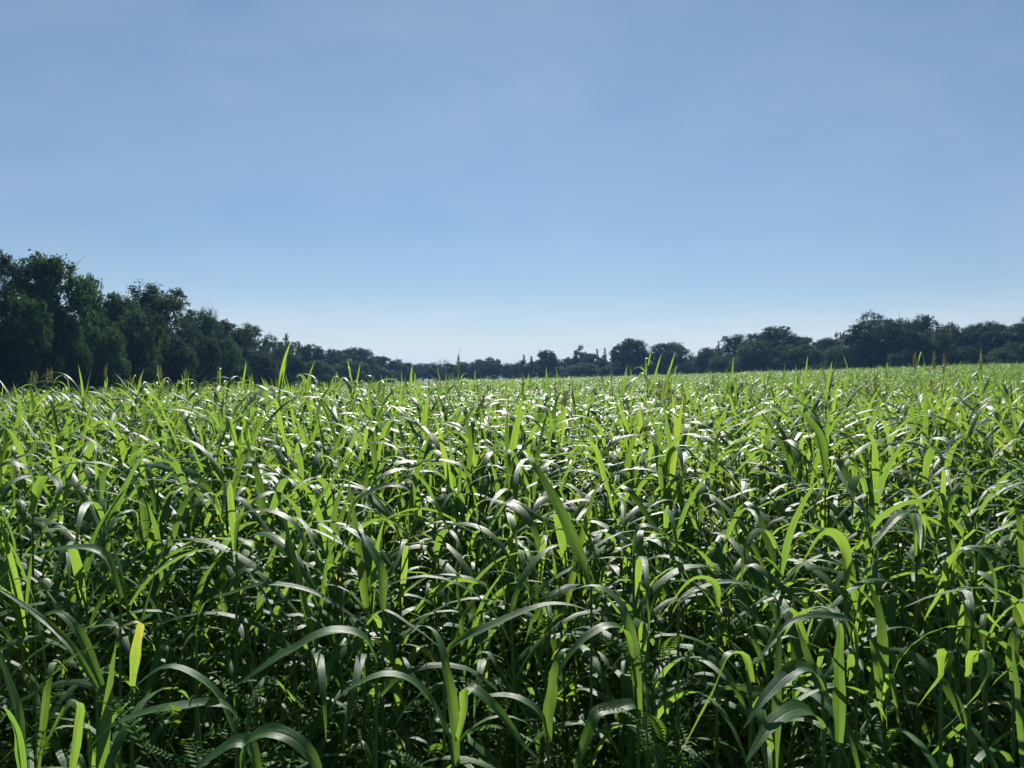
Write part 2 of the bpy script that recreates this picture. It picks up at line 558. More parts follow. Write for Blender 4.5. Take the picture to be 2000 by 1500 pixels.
# px of the trunk, py of the top, distance, crown width in px, kind, tone, label, name
TREES = [
    (-130, 455, 60, 230, 'oak', DK, 'dark oak at the very left end of the left tree line, mostly outside the frame'),
    (14, 484, 66, 120, 'loose', BL, 'tallest thin-crowned tree at left edge of photo, bare limbs showing against sky'),
    (92, 496, 64, 160, 'broad', GR, 'tall green broad-leaved tree second from left edge, highest dense crown of left woods'),
    (163, 536, 72, 100, 'tall', BL, 'upright bluish tree with pointed top just right of the tallest green crown'),
    (222, 572, 80, 110, 'broad', DK, 'dark rounded tree filling the dip left of the gappy spreading oak'),
    (302, 553, 88, 175, 'oak', DK, 'spreading oak with sky gaps and a bare leaning limb in the left woods'),
    (385, 602, 101, 90, 'oak', MD, 'round-topped tree sloping down right beside the gappy spreading oak'),
    (412, 602, 108, 46, 'bare', (1, 1, 1), 'bare dead treetop of grey twigs poking above the left woods'),
    (446, 624, 118, 110, 'broad', MD, 'rounded tree right of the bare dead treetop in the left woods'),
    (492, 631, 136, 95, 'tall', GR, 'lighter green feathery tree midway down the sloping left tree line'),
    (538, 652, 152, 80, 'oak', MD, 'dark tree just left of the small wispy tree on the left slope'),
    (568, 651, 166, 44, 'loose', BL, 'small wispy tree with open crown standing above the left tree line'),
    (608, 672, 188, 66, 'broad', MD, 'low round tree right of the small wispy tree'),
    (652, 681, 212, 66, 'oak', DK, 'small dark tree left of the distant double-domed tree'),
    (700, 677, 236, 74, 'oak', DK, 'double-domed dark tree, highest of the distant end of the left woods'),
    (748, 694, 250, 66, 'broad', MD, 'distant tree just right of the double-domed dark tree'),
    (790, 701, 268, 62, 'oak', BL, 'second last small tree where left woods run down to the gap'),
    (826, 709, 285, 56, 'oak', DK, 'last small tree at the right end of the left woods'),
    (868, 703, 240, 30, 'bare', OL, 'small pale see-through tree alone in the low gap of the horizon'),
    (903, 713, 290, 60, 'shrub', BL, 'low dark thicket between the see-through tree and the flat-topped tree'),
    (955, 702, 290, 66, 'flat', DK, 'wide flat-topped dark tree on the central horizon'),
    (1008, 717, 285, 62, 'shrub', BL, 'low bush right of the flat-topped tree on the horizon'),
    (1023, 697, 262, 21, 'pencil', (2.2, 2.2, 2.0), 'left one of two thin pointed trees beside the pale round tree'),
    (1038, 700, 262, 21, 'pencil', (2.2, 2.2, 2.0), 'right one of two thin pointed trees beside the pale round tree'),
    (1069, 688, 252, 44, 'broad', OL, 'pale brownish round tree on the horizon right of two thin points'),
    (1108, 702, 258, 60, 'flat', BL, 'flat-branched tree between the pale round tree and the tufted tree'),
    (1132, 678, 255, 30, 'tall', DK, 'narrow dark tree with tufted top on the central horizon'),
    (1160, 694, 250, 50, 'broad', MD, 'bushy tree between the tufted tree and the big round centre tree'),
    (1166, 686, 262, 20, 'pencil', (2.0, 2.1, 2.0), 'left thin spire of a pair rising beside the big round centre tree'),
    (1181, 684, 262, 20, 'pencil', (2.0, 2.1, 2.0), 'right thin spire of a pair rising beside the big round centre tree'),
    (1228, 661, 235, 82, 'broad', DK, 'big round bushy tree standing right of centre on the horizon'),
    (1308, 667, 238, 84, 'oak', DK, 'round oak with small sky gaps, right of the big bushy centre tree'),
    (1384, 679, 208, 56, 'oak', BL, 'small round tree at the left end of the right woods'),
    (1403, 666, 212, 16, 'pencil', DK, 'small pointed conifer at the left end of the right woods'),
    (1436, 652, 202, 70, 'tall', MD, 'upright tree climbing towards the first big dome of right woods'),
    (1512, 637, 192, 120, 'oak', DK, 'first big dark domed tree of the right woods, jagged top'),
    (1575, 655, 188, 90, 'broad', MD, 'rounded tree on the right shoulder of the first big dome'),
    (1612, 658, 182, 56, 'oak', DK, 'low tree in the dip between both big domes of right woods'),
    (1643, 647, 178, 36, 'loose', DK, 'small open tuft standing up in the dip of right woods'),
    (1718, 607, 152, 128, 'oak', BL, 'tallest round oak of the right woods with sky gaps'),
    (1800, 614, 154, 74, 'oak', DK, 'second high round tree just right of the tallest right oak'),
    (1862, 629, 150, 84, 'flat', DK, 'flat-topped dark tree right of the two highest right trees'),
    (1920, 627, 146, 90, 'oak', DK, 'broad dark tree near the right edge of the photo'),
    (1993, 617, 140, 90, 'oak', MD, 'high dark tree cut by the right edge of the photo'),
    (2090, 605, 136, 110, 'oak', DK, 'large dark oak outside the frame beyond the right edge'),
]
SHRUBS = [
    (-60, 560, 56, 190, MD, 'dark leafy thicket at the extreme left under the tall trees'),
    (45, 575, 58, 130, GR, 'greenish tall bush under the thin-crowned tree at left edge'),
    (120, 608, 62, 100, MD, 'dark bush below the highest dense green crown at left'),
    (186, 606, 67, 110, GR, 'lighter green rounded bush in front of the pointed bluish tree'),
    (262, 602, 76, 130, OL, 'olive rounded bush in front of the gappy spreading oak'),
    (330, 655, 82, 100, DK, 'dark low bush at the foot of the gappy spreading oak'),
    (384, 645, 92, 90, MD, 'mid-sized bush in front of the dead treetop'),
    (447, 660, 100, 76, GR, 'bright-topped round bush standing out of the left woods'),
    (503, 690, 115, 80, DK, 'dark low bush right of the bright-topped round bush'),
    (562, 688, 136, 80, MD, 'low bush beneath the small wispy tree'),
    (622, 703, 165, 80, GR, 'low green bush in the thinning left tree line'),
    (684, 704, 200, 76, GR, 'low green bush under the double-domed distant tree'),
    (742, 715, 235, 76, MD, 'low distant bush near the right end of the left woods'),
    (1090, 716, 245, 70, GR, 'low green bush in front of the pale round horizon tree'),
    (1140, 708, 240, 70, GR, 'low green bush in front of the tufted horizon tree'),
    (1190, 714, 232, 60, DK, 'low dark bush left foot of the big round centre tree'),
    (1272, 712, 234, 60, BL, 'low dark bush between the two round centre trees'),
    (1352, 716, 225, 60, DK, 'low dark bush filling the gap before the right woods'),
    (1420, 690, 190, 70, OL, 'olive bush at the left foot of the right woods'),
    (1475, 664, 182, 90, OL, 'olive tall bush before the first big dome of right woods'),
    (1560, 672, 176, 100, OL, 'dark olive bush right below the first big dome'),
    (1652, 668, 162, 80, GR, 'lighter green bush in the dip before the tallest right oak'),
    (1590, 712, 160, 60, DK, 'small low bush at the crop edge under the dip'),
    (1768, 642, 146, 90, MD, 'round bush in front of the two highest right trees'),
    (1764, 682, 138, 60, GR, 'small pale bush low in front of the right woods'),
    (1836, 648, 144, 80, OL, 'olive round bush right of the two highest right trees'),
    (1888, 676, 138, 60, OL, 'small olive bush below the flat-topped right tree'),
    (1975, 668, 132, 90, GR, 'green bush low at the right edge of the photo'),
    (2070, 660, 128, 110, MD, 'leafy bush outside the frame beyond the right edge'),
]


def plant_tree(name, kind, px, py, d, wpx, tone, label, cat, group):
    trunk, branches, crown = PROTO[kind][used.get(kind, 0) % len(PROTO[kind])]
    used[kind] = used.get(kind, 0) + 1
    x = (px - 1000) / F_PX * d
    g = float(height(x, d))
    top = at(px, py, d)[2]
    h = max(1.2, top - g)
    w = wpx / F_PX * d
    sx = w / WIDTH[kind]
    rr = random.uniform(0, 6.28)
    r = thing(name, label, cat, (x, d, g - .05), group)
    r.rotation_euler = (0, 0, rr)
    r.scale = (sx, sx, h)
    for nm, me in (('trunk', trunk), ('branches', branches), ('crown', crown)):
        c = obj(nm, me, r)
        c.color = (*[t * random.uniform(.88, 1.12) for t in tone], 1)
    return r


NAMES = dict(oak='oak_tree', broad='broadleaf_tree', tall='upright_tree', loose='open_crowned_tree', pencil='pointed_tree', flat='flat_topped_tree',
             bare='bare_tree', shrub='shrub')
for px, py, d, w, kind, tone, label in TREES:
    py -= 5 if 880 < px < 1210 else 0
    g = 'trees of the left woods' if px < 850 else 'trees on the central horizon' if px < 1350 else 'trees of the right woods'
    plant_tree(NAMES[kind], kind, px, py, d, w * 1.08, tone, label, 'bush' if kind == 'shrub' else 'tree', g)
for px, py, d, w, tone, label in SHRUBS:
    g = 'bushes along the left woods' if px < 850 else 'bushes on the central horizon' if px < 1400 else 'bushes along the right woods'
    plant_tree('shrub', 'shrub', px, py, d, w * 1.15, tone, label, 'bush', g)

# the wood that goes on behind the first rows: one mass nobody could count
def build_wood():
    mb = MB()
    base = [PROTO['shrub'][0][2], PROTO['oak'][1][2], PROTO['broad'][0][2]]
    arr = []
    for me in base:
        V = np.empty(len(me.vertices) * 3, np.float32)
        me.vertices.foreach_get('co', V)
        V = V.reshape(-1, 4, 3)
        pick = R.permutation(len(V))[:3600]
        V = V[pick]
        ctr = V.mean(1, keepdims=True)
        arr.append((ctr + (V - ctr) * 2.1).reshape(-1, 3))
    spots = []
    for px, py, d, w, kind, *_ in TREES + [(a, b, c, e, 'shrub', 0) for a, b, c, e, *_2 in SHRUBS]:
        if kind in ('pencil', 'bare', 'loose'):
            continue
        for k in range(1):
            dd = d + 9 + 7 * R.random()
            if px < 850:
                x = (px - 1000) / F_PX * d - 6 - 4 * R.random()
                dd = d + 2
            elif px > 1380:
                x = (px - 1000) / F_PX * d + 6 * R.random()
            else:
                x = (px - 1000) / F_PX * dd
            h = (738 - py) / F_PX * d * .72 + 1.2
            spots.append((x, dd, max(2.0, h), max(w / F_PX * d * .8, 3.5)))
    for px in np.arange(835, 1440, 13):
        dd = 268 + R.uniform(-8, 14) - 60 * float(sstep(1250, 1440, px))
        spots.append(((px - 1000) / F_PX * dd, dd, (742 - R.uniform(700, 714)) / F_PX * dd + 1.2, R.uniform(5, 9)))
    for px in np.arange(1380, 2120, 17):
        dd = np.interp(px, [1380, 1500, 1720, 2120], [208, 192, 158, 142]) + R.uniform(2, 12)
        spots.append(((px - 1000) / F_PX * dd, dd, (740 - R.uniform(678, 700)) / F_PX * dd + .5, R.uniform(5, 8)))
    for px in np.arange(-150, 850, 22):
        dd = np.interp(px, [-150, 0, 300, 500, 700, 850], [62, 66, 92, 142, 240, 290]) + R.uniform(1, 6)
        spots.append(((px - 1000) / F_PX * dd, dd, (740 - np.interp(px, [-150, 0, 300, 500, 700, 850], [590, 605, 615, 662, 692, 711])) / F_PX * dd + .5, R.uniform(4, 7)))
    for x, y, h, w in spots:
        V = arr[R.integers(3)]
        a = R.uniform(0, 6.28)
        ca, sa = math.cos(a), math.sin(a)
        Q = np.stack([(V[:, 0] * ca - V[:, 1] * sa) * w, (V[:, 0] * sa + V[:, 1] * ca) * w, V[:, 2] * h], 1)
        Q += np.array((x, y, float(height(x, y))))
        mb.add(Q, np.arange(len(Q)).reshape(-1, 4), None, np.repeat(R.uniform(.1, .7, len(Q) // 4), 4))
    o = obj('wood', mb.mesh('wood', M_TREE))
    o.color = (.8, 1, 1.2, 1)
    tag(o, 'dense dark wood filling in behind the front trees', 'wood')
    o['kind'] = 'stuff'


build_wood()


# ---------------------------------------------------------------- the crop: blades, stalks, plants
def width_profile(t):
    return (0.5 + 0.5 * sstep(0, .3, t)) * np.clip(1 - t ** 2.6, 0, 1) ** .85 * (1 - .12 * t) + .02


def blade(P, side, hw, cross=2, fold=.35, roll=None, wave=.10, ph=0.0):
    """A strap leaf along the points P; side is its width direction; fold lifts both halves off the midrib."""
    P = np.asarray(P, float)
    n = len(P)
    t = np.linspace(0, 1, n)
    T = np.gradient(P, axis=0)
    T /= np.linalg.norm(T, axis=1, keepdims=True) + 1e-9
    W = np.broadcast_to(np.asarray(side, float), (n, 3)).copy()
    W -= T * (W * T).sum(1, keepdims=True)
    W /= np.linalg.norm(W, axis=1, keepdims=True) + 1e-9
    N = np.cross(W, T)
    if roll is not None:
        r = np.asarray(roll)[:, None]
        W, N = W * np.cos(r) + N * np.sin(r), N * np.cos(r) - W * np.sin(r)
    h = (hw * width_profile(t) * (1 + .05 * np.sin(t * 23 + 3 * ph) + .04 * np.sin(t * 9 + 7 * ph)))[:, None]
    us = np.linspace(-1, 1, cross + 1)
    fo = fold * (1 - .75 * sstep(.1, .75, t))[:, None]
    V = []
    for u in us:
        lift = fo * abs(u) * h + (wave * u * abs(u) * np.sin(t * 17 + ph) * math.copysign(1, u) if abs(u) > .9 else 0 * t)[:, None] * h
        V.append(P + W * (u * h) + N * lift)
    V = np.stack(V, 1)
    m = cross + 1
    i = np.arange(n - 1)[:, None] * m + np.arange(cross)[None, :]
    F = np.stack([i, i + 1, i + m + 1, i + m], -1).reshape(-1, 4)
    U = np.stack([np.tile((us + 1) / 2, n), np.repeat(t, m)], 1)
    return V.reshape(-1, 3), F, U


def blade_path(base, az, e0, e1, L, n, rng, kink=None, drift=0.0):
    """Midrib of an arching leaf: it climbs at e0 and ends at e1 (degrees from level)."""
    t = np.linspace(0, 1, n)
    if kink is None:
        p = rng.uniform(.9, 1.7)
        el = e0 + (e1 - e0) * t ** p
    else:
        el = e0 - 12 * t + (e1 - e0 + 12) * sstep(kink - .06, kink + .10, t)
    a = az + drift * t * t
    el = np.radians(el)
    D = np.stack([np.cos(el) * np.cos(a), np.cos(el) * np.sin(a), np.sin(el)], 1)
    step = L / (n - 1)
    P = np.concatenate([np.zeros((1, 3)), np.cumsum((D[:-1] + D[1:]) / 2 * step, 0)])
    return P + base, np.array((-math.sin(az), math.cos(az), 0.0))


def plant_parts(rng, h, n_leaf, seg=10, cross=2, wid=1.0, old=.06, lower=True, head=False, spike=.55, stalk_sides=6, reach=1.0):
    """Stalk, leaves and perhaps a seed head of one plant, each as MB arrays."""
    lean = rng.normal(0, .05, 2)
    zz = np.linspace(0, 1, 7)
    stalk_p = np.stack([lean[0] * h * zz ** 1.6, lean[1] * h * zz ** 1.6, h * zz - .02 * (zz == 0)], 1)

    def on(z):
        return np.array([np.interp(z, zz, stalk_p[:, k]) for k in range(3)])

    V, F, U = tube(stalk_p, np.linspace(.0062, .0034, 7) * (1 + .25 * (np.arange(7) % 2)), stalk_sides)
    parts = [('stalk', MB().add(V, F, U, .5))]
    az = rng.uniform(0, 6.28)
    z_lo = .30 if lower else .45
    for i in range(n_leaf):
        f = i / max(1, n_leaf - 1)
        z = z_lo + (1.0 - z_lo) * f ** .8
        az += math.pi + rng.normal(0, .45)
        top = f > .72
        L = reach * rng.uniform(.46, .74) * (0.75 + .25 * f) * (1.1 if 0.3 < f < .8 else .9) * (h / .85) ** .5
        hw = wid * rng.uniform(.0120, .0215)
        if top and rng.random() < spike:
            e0, e1, kink = rng.uniform(74, 87), rng.uniform(25, 72), None
            L *= .78
        else:
            e0 = rng.uniform(48, 76)
            e1 = rng.uniform(-84, -30)
            kink = rng.uniform(.3, .6) if rng.random() < .22 else None
        P, side = blade_path(on(z), az, e0, e1, L, seg, rng, kink, rng.normal(0, .5))
        roll = rng.normal(0, .10) + rng.normal(0, .45) * np.linspace(0, 1, seg) ** 1.3
        tint = float(np.clip(rng.normal(.45, .2), .02, .86))
        if rng.random() < old * (1.8 - 1.4 * f):
            tint = rng.uniform(.92, 1.0)
        V, F, U = blade(P, side, hw, cross, rng.uniform(.2, .5), roll, .12, rng.uniform(0, 6))
        parts.append(('leaf', MB().add(V, F, U, tint)))
    if head:
        mb = MB()
        p0 = on(1.0)
        hh = .20
        V, F, U = tube([p0, p0 + (0, 0, .12), p0 + (0, 0, .12 + hh)], (.003, .0025, .001), 5)
        mb.add(V, F, U, .3)
        n = 190
        tt = rng.uniform(0, 1, n)
        a = rng.uniform(0, 6.28, n)
        r = .036 * np.sin(np.pi * np.clip(tt * .88 + .1, 0, 1)) ** .8 * rng.uniform(.4, 1, n)
        P = p0 + np.stack([np.cos(a) * r, np.sin(a) * r, .11 + tt * hh], 1)
        N = rng.normal(size=(n, 3))
        N /= np.linalg.norm(N, axis=1, keepdims=True)
        V, F = leaf_quads(P, N, .010, rng)
        mb.add(V, F, None, np.repeat(rng.uniform(0, 1, n), 4))
        parts.append(('seed_head', mb))
    return parts


MATS = dict(stalk=M_STALK, leaf=M_BLADE, seed_head=M_SEED)


def make_plant(parts, name, label, cat, loc, group):
    r = thing(name, label, cat, loc, group)
    kids = [obj(nm, mb.mesh('crop_' + nm, MATS[nm]), r) for nm, mb in parts]
    return r, kids


# ---- the plants one can pick out, from the measured course of their leaves: (pixel x, pixel y) from base to tip,
#      distance at base and tip, full width in pixels, roll, tint
def smooth_path(pts, n):
    """Catmull-Rom through 3-D points, evenly spaced."""
    P = np.asarray(pts, float)
    P = np.concatenate([[2 * P[0] - P[1]], P, [2 * P[-1] - P[-2]]])
    out = []
    for i in range(1, len(P) - 2):
        t = np.linspace(0, 1, 12, endpoint=False)[:, None]
        a, b, c, d = P[i - 1:i + 3]
        out.append(.5 * (2 * b + (c - a) * t + (2 * a - 5 * b + 4 * c - d) * t ** 2 + (3 * b - a - 3 * c + d) * t ** 3))
    out = np.concatenate(out + [P[-2:-1]])
    s = np.concatenate([[0], np.cumsum(np.linalg.norm(np.diff(out, axis=0), axis=1))])
    q = np.linspace(0, s[-1], n)
    return np.stack([np.interp(q, s, out[:, k]) for k in range(3)], 1)


def carried(P, up):
    T = np.gradient(P, axis=0)
    T /= np.linalg.norm(T, axis=1, keepdims=True) + 1e-9
    i0 = int(np.argmax(P[:, 2]))
    i0 = min(max(i0, 1), len(P) - 2)
    N = np.asarray(up, float)
    N = N - T[i0] * (N @ T[i0])
    N /= np.linalg.norm(N)
    W = np.zeros_like(P)
    W[i0] = np.cross(T[i0], N)
    for rng_, st in ((range(i0 + 1, len(P)), 1), (range(i0 - 1, -1, -1), -1)):
        for i in rng_:
            w = W[i - st] - T[i] * (W[i - st] @ T[i])
            W[i] = w / np.linalg.norm(w)
    return W


HERO = [
    ('low plant at bottom centre, leaf arching far left and a bright upright backlit blade', 1.50, 888, [
        ([(880, 1448), (845, 1375), (800, 1328), (757, 1315), (715, 1328), (662, 1361), (630, 1417)], -.05, 29, .15, .4),
        ([(889, 1495), (886, 1410), (873, 1313), (859, 1255), (835, 1224), (775, 1221)], .16, 31, -.2, .62),
        ([(895, 1446), (908, 1385), (911, 1341), (948, 1361), (993, 1412), (1023, 1455), (1054, 1485)], -.12, 24, .2, .5)]),
    ('plant at bottom centre right with short bright hanging blade and an arch to its left', 1.58, 1066, [
        ([(1068, 1440), (1057, 1399), (1025, 1369), (993, 1359), (948, 1360), (915, 1385)], .06, 23, .1, .3),
        ([(1072, 1450), (1072, 1400), (1079, 1350), (1086, 1297), (1100, 1270), (1120, 1268)], .10, 27, 0, .66)]),
    ('tall plant right of bottom centre with several long leaves bending to the left', 1.68, 1246, [
        ([(1247, 1400), (1242, 1320), (1236, 1268), (1223, 1203), (1208, 1172), (1167, 1145), (1122, 1151), (1070, 1178)], .18, 29, .1, .42),
        ([(1240, 1340), (1222, 1240), (1197, 1222), (1176, 1224), (1138, 1250), (1100, 1297), (1086, 1340)], -.10, 28, .25, .3),
        ([(1246, 1400), (1238, 1376), (1199, 1385), (1165, 1394), (1149, 1433), (1127, 1497), (1112, 1550)], -.12, 30, .3, .3)]),
    ('plant right of centre with one broad leaf folded over and pointing down left', 1.62, 1466, [
        ([(1466, 1330), (1455, 1284), (1437, 1276), (1421, 1285), (1408, 1315), (1385, 1368), (1354, 1424), (1325, 1476)], -.10, 36, -1.0, .60)]),
    ('plant at lower right with two pale broad leaves sloping down to the left', 1.52, 1610, [
        ([(1606, 1345), (1592, 1316), (1565, 1303), (1533, 1321), (1507, 1348), (1483, 1377), (1453, 1422)], -.10, 30, .35, .2),
        ([(1610, 1430), (1592, 1398), (1573, 1388), (1549, 1387), (1515, 1406), (1488, 1440), (1456, 1490)], -.16, 36, .45, .35),
        ([(1612, 1370), (1602, 1327), (1585, 1300), (1568, 1255), (1556, 1215)], .12, 22, 0, .55)]),
    ('plant with one straight upright dark blade bent over at its top, lower right', 1.66, 1640, [
        ([(1638, 1450), (1638, 1370), (1638, 1290), (1641, 1240), (1640, 1218), (1636, 1214), (1630, 1226)], -.06, 29, 0, .15)]),
    ('plant at right with one big glowing leaf hanging down to a long point', 1.50, 1896, [
        ([(1893, 1320), (1901, 1282), (1917, 1275), (1929, 1290), (1930, 1308), (1912, 1345), (1880, 1387), (1834, 1432)], -.10, 39, 1.15, .72)]),
    ('small plant left of the big glowing hanging leaf, its leaf folded downwards', 1.64, 1838, [
        ([(1838, 1320), (1843, 1275), (1853, 1274), (1853, 1290), (1838, 1315), (1818, 1345), (1790, 1382)], -.06, 26, 1.0, .66)]),
    ('plant at the bottom edge left of centre with two wide pale arching leaves', 1.30, 492, [
        ([(478, 1500), (480, 1455), (510, 1434), (542, 1431), (582, 1449), (615, 1490), (640, 1560)], -.02, 36, .4, .3),
        ([(505, 1530), (492, 1468), (465, 1449), (430, 1465), (385, 1502), (345, 1555)], -.02, 34, .4, .35)]),
    ('plant left of bottom centre with a long thin leaf arching left over darkness', 1.50, 462, [
        ([(462, 1440), (430, 1369), (400, 1332), (360, 1307), (320, 1303), (280, 1327), (245, 1362), (224, 1402)], -.04, 25, .25, .25),
        ([(462, 1400), (440, 1378), (400, 1376), (320, 1383), (253, 1401), (213, 1420), (173, 1465)], -.10, 25, .45, .3)]),
    ('plant at lower left with an arching leaf and a slim straight one to the left', 1.68, 195, [
        ([(198, 1340), (171, 1271), (152, 1231), (128, 1204), (112, 1195), (91, 1198), (62, 1215)], .02, 22, .15, .28),
        ([(190, 1345), (149, 1276), (117, 1239), (80, 1207), (40, 1177), (0, 1152), (-30, 1140)], .10, 16, .1, .62)]),
    ('plant in bottom left corner with a bright leaf folded sharply like a tent', 1.28, 134, [
        ([(132, 1560), (148, 1435), (158, 1385), (154, 1370), (144, 1367), (125, 1387), (96, 1440), (56, 1497)], -.06, 29, 0, .7)]),
    ('plant on the left edge with wide dark blades near the bottom corner', 1.22, 44, [
        ([(46, 1560), (40, 1460), (34, 1385), (16, 1327), (-6, 1270), (-40, 1230)], -.05, 30, .1, .2),
        ([(44, 1540), (34, 1440), (22, 1400), (0, 1380), (-30, 1390)], -.1, 24, .3, .4)]),
    ('plant with a very wide silvery leaf spread flat, left of centre', 1.62, 720, [
        ([(735, 1290), (710, 1247), (657, 1233), (617, 1241), (577, 1266), (537, 1286), (457, 1342)], -.08, 36, .3, .4)]),
    ('plant with a long thin leaf drawing a high shallow arch left of centre', 1.95, 385, [
        ([(384, 1240), (400, 1178), (450, 1160), (500, 1144), (545, 1140), (610, 1155), (670, 1190), (722, 1226)], .0, 18, .2, .6)]),
    ('plant beside the left edge with an orange-tipped leaf folded at its top', 1.72, 262, [
        ([(258, 1340), (262, 1290), (272, 1230), (276, 1217), (266, 1214), (240, 1224), (208, 1245)], -.1, 21, 0, .925)]),
    ('plant in the centre with a long leaf reaching up right into a silver sheen', 1.72, 872, [
        ([(868, 1300), (880, 1265), (908, 1247), (956, 1223), (1020, 1196), (1073, 1178), (1125, 1184), (1170, 1203)], .02, 26, .2, .55)]),
    ('plant centre right with a leaf rising then falling to a needle point', 1.85, 1400, [
        ([(1402, 1200), (1394, 1142), (1370, 1129), (1349, 1136), (1325, 1161), (1285, 1212), (1256, 1260)], -.06, 27, -.9, .55),
        ([(1398, 1195), (1370, 1152), (1340, 1160), (1320, 1175)], -.02, 18, .1, .3)]),
    ('plant with a long slim leaf arching right across the shadow, centre right', 1.90, 1340, [
        ([(1325, 1180), (1370, 1148), (1423, 1137), (1460, 1141), (1500, 1158), (1525, 1180), (1546, 1210)], .02, 17, .2, .6)]),
    ('plant with a slender twin-leaf arch over the darkest gap at right', 1.78, 1672, [
        ([(1672, 1330), (1667, 1223), (1629, 1205), (1587, 1202), (1552, 1211), (1526, 1230), (1480, 1285)], -.10, 19, .3, .25),
        ([(1672, 1300), (1655, 1225), (1630, 1200), (1592, 1192), (1560, 1197)], .04, 14, .2, .3)]),
    ('plant with a wide grey leaf drooping over the plants behind, upper right', 2.25, 1792, [
        ([(1790, 1110), (1792, 1050), (1780, 1004), (1755, 1006), (1725, 1040), (1700, 1075)], -.15, 26, .15, .25),
        ([(1790, 1100), (1798, 1030), (1790, 1003), (1796, 1040), (1798, 1075)], -.3, 20, 0, .6)]),
    ('plant with a leaf looping up then pointing down left, right of centre', 2.05, 1650, [
        ([(1652, 1150), (1652, 1085), (1638, 1048), (1612, 1040), (1585, 1070), (1560, 1112), (1543, 1143)], -.06, 24, -.9, .5)]),
    ('plant with dark leaf sloping down right beneath the bright middle rows', 2.1, 1250, [
        ([(1238, 1080), (1248, 1032), (1275, 1030), (1310, 1052), (1345, 1080), (1372, 1112)], .0, 22, .2, .08)]),
    ('plant left of centre whose leaf rises and spills over to the right', 2.15, 478, [
        ([(462, 1075), (470, 1010), (505, 998), (545, 1003), (575, 1022), (592, 1055), (604, 1105)], -.05, 24, .2, .25)]),
    ('plant at left with flat leaf arching from the edge of the photo', 1.95, 222, [
        ([(235, 1170), (214, 1100), (185, 1074), (130, 1069), (65, 1084), (20, 1112), (-15, 1150)], -.05, 23, .3, .25)]),
    ('plant in mid field with a stout blade climbing and bending left of centre', 2.05, 745, [
        ([(748, 1190), (742, 1110), (722, 1068), (700, 1045), (676, 1030), (650, 1030)], .12, 27, .1, .3)]),
    ('plant with broad dark leaf arched high against the bright field at right', 2.9, 1612, [
        ([(1612, 930), (1598, 850), (1570, 812), (1530, 800), (1495, 802), (1468, 815)], -.1, 27, .2, .12)]),
    ('plant at far left with two broad drooping leaves lit white on top', 2.4, 62, [
        ([(64, 1000), (60, 930), (40, 908), (12, 905), (-15, 925)], -.1, 28, .25, .3),
        ([(66, 1000), (78, 945), (100, 930), (116, 950), (108, 990)], -.2, 22, .1, .5)]),
    ('plant with a bright vertical blade and a drooping leaf at the right edge', 1.9, 1982, [
        ([(1980, 1330), (1978, 1270), (1985, 1235), (1992, 1228), (2004, 1240)], .08, 24, 0, .66)]),
    ('plant with yellow-green arching leaves clustered near the right edge', 2.0, 1855, [
        ([(1856, 1180), (1850, 1110), (1870, 1075), (1895, 1085), (1905, 1115), (1890, 1150)], -.12, 23, .1, .68),
        ([(1856, 1180), (1868, 1090), (1905, 1072), (1935, 1105), (1945, 1160), (1938, 1210)], -.12, 22, .1, .4)]),
    ('plant with a green blade leaning from upper left to lower right, centre', 2.0, 1150, [
        ([(1155, 1140), (1130, 1080), (1100, 1010), (1070, 950), (1040, 905), (1025, 885)], .25, 26, .1, .35)]),
    ('plant with thick white-lit leaf arched left, centre of the field', 2.25, 668, [
        ([(668, 1080), (690, 990), (720, 962), (755, 948), (785, 950), (810, 965)], .0, 24, .3, .3)]),
]
hero_xy = []
HG = 'sorghum plants at the near edge of the field'
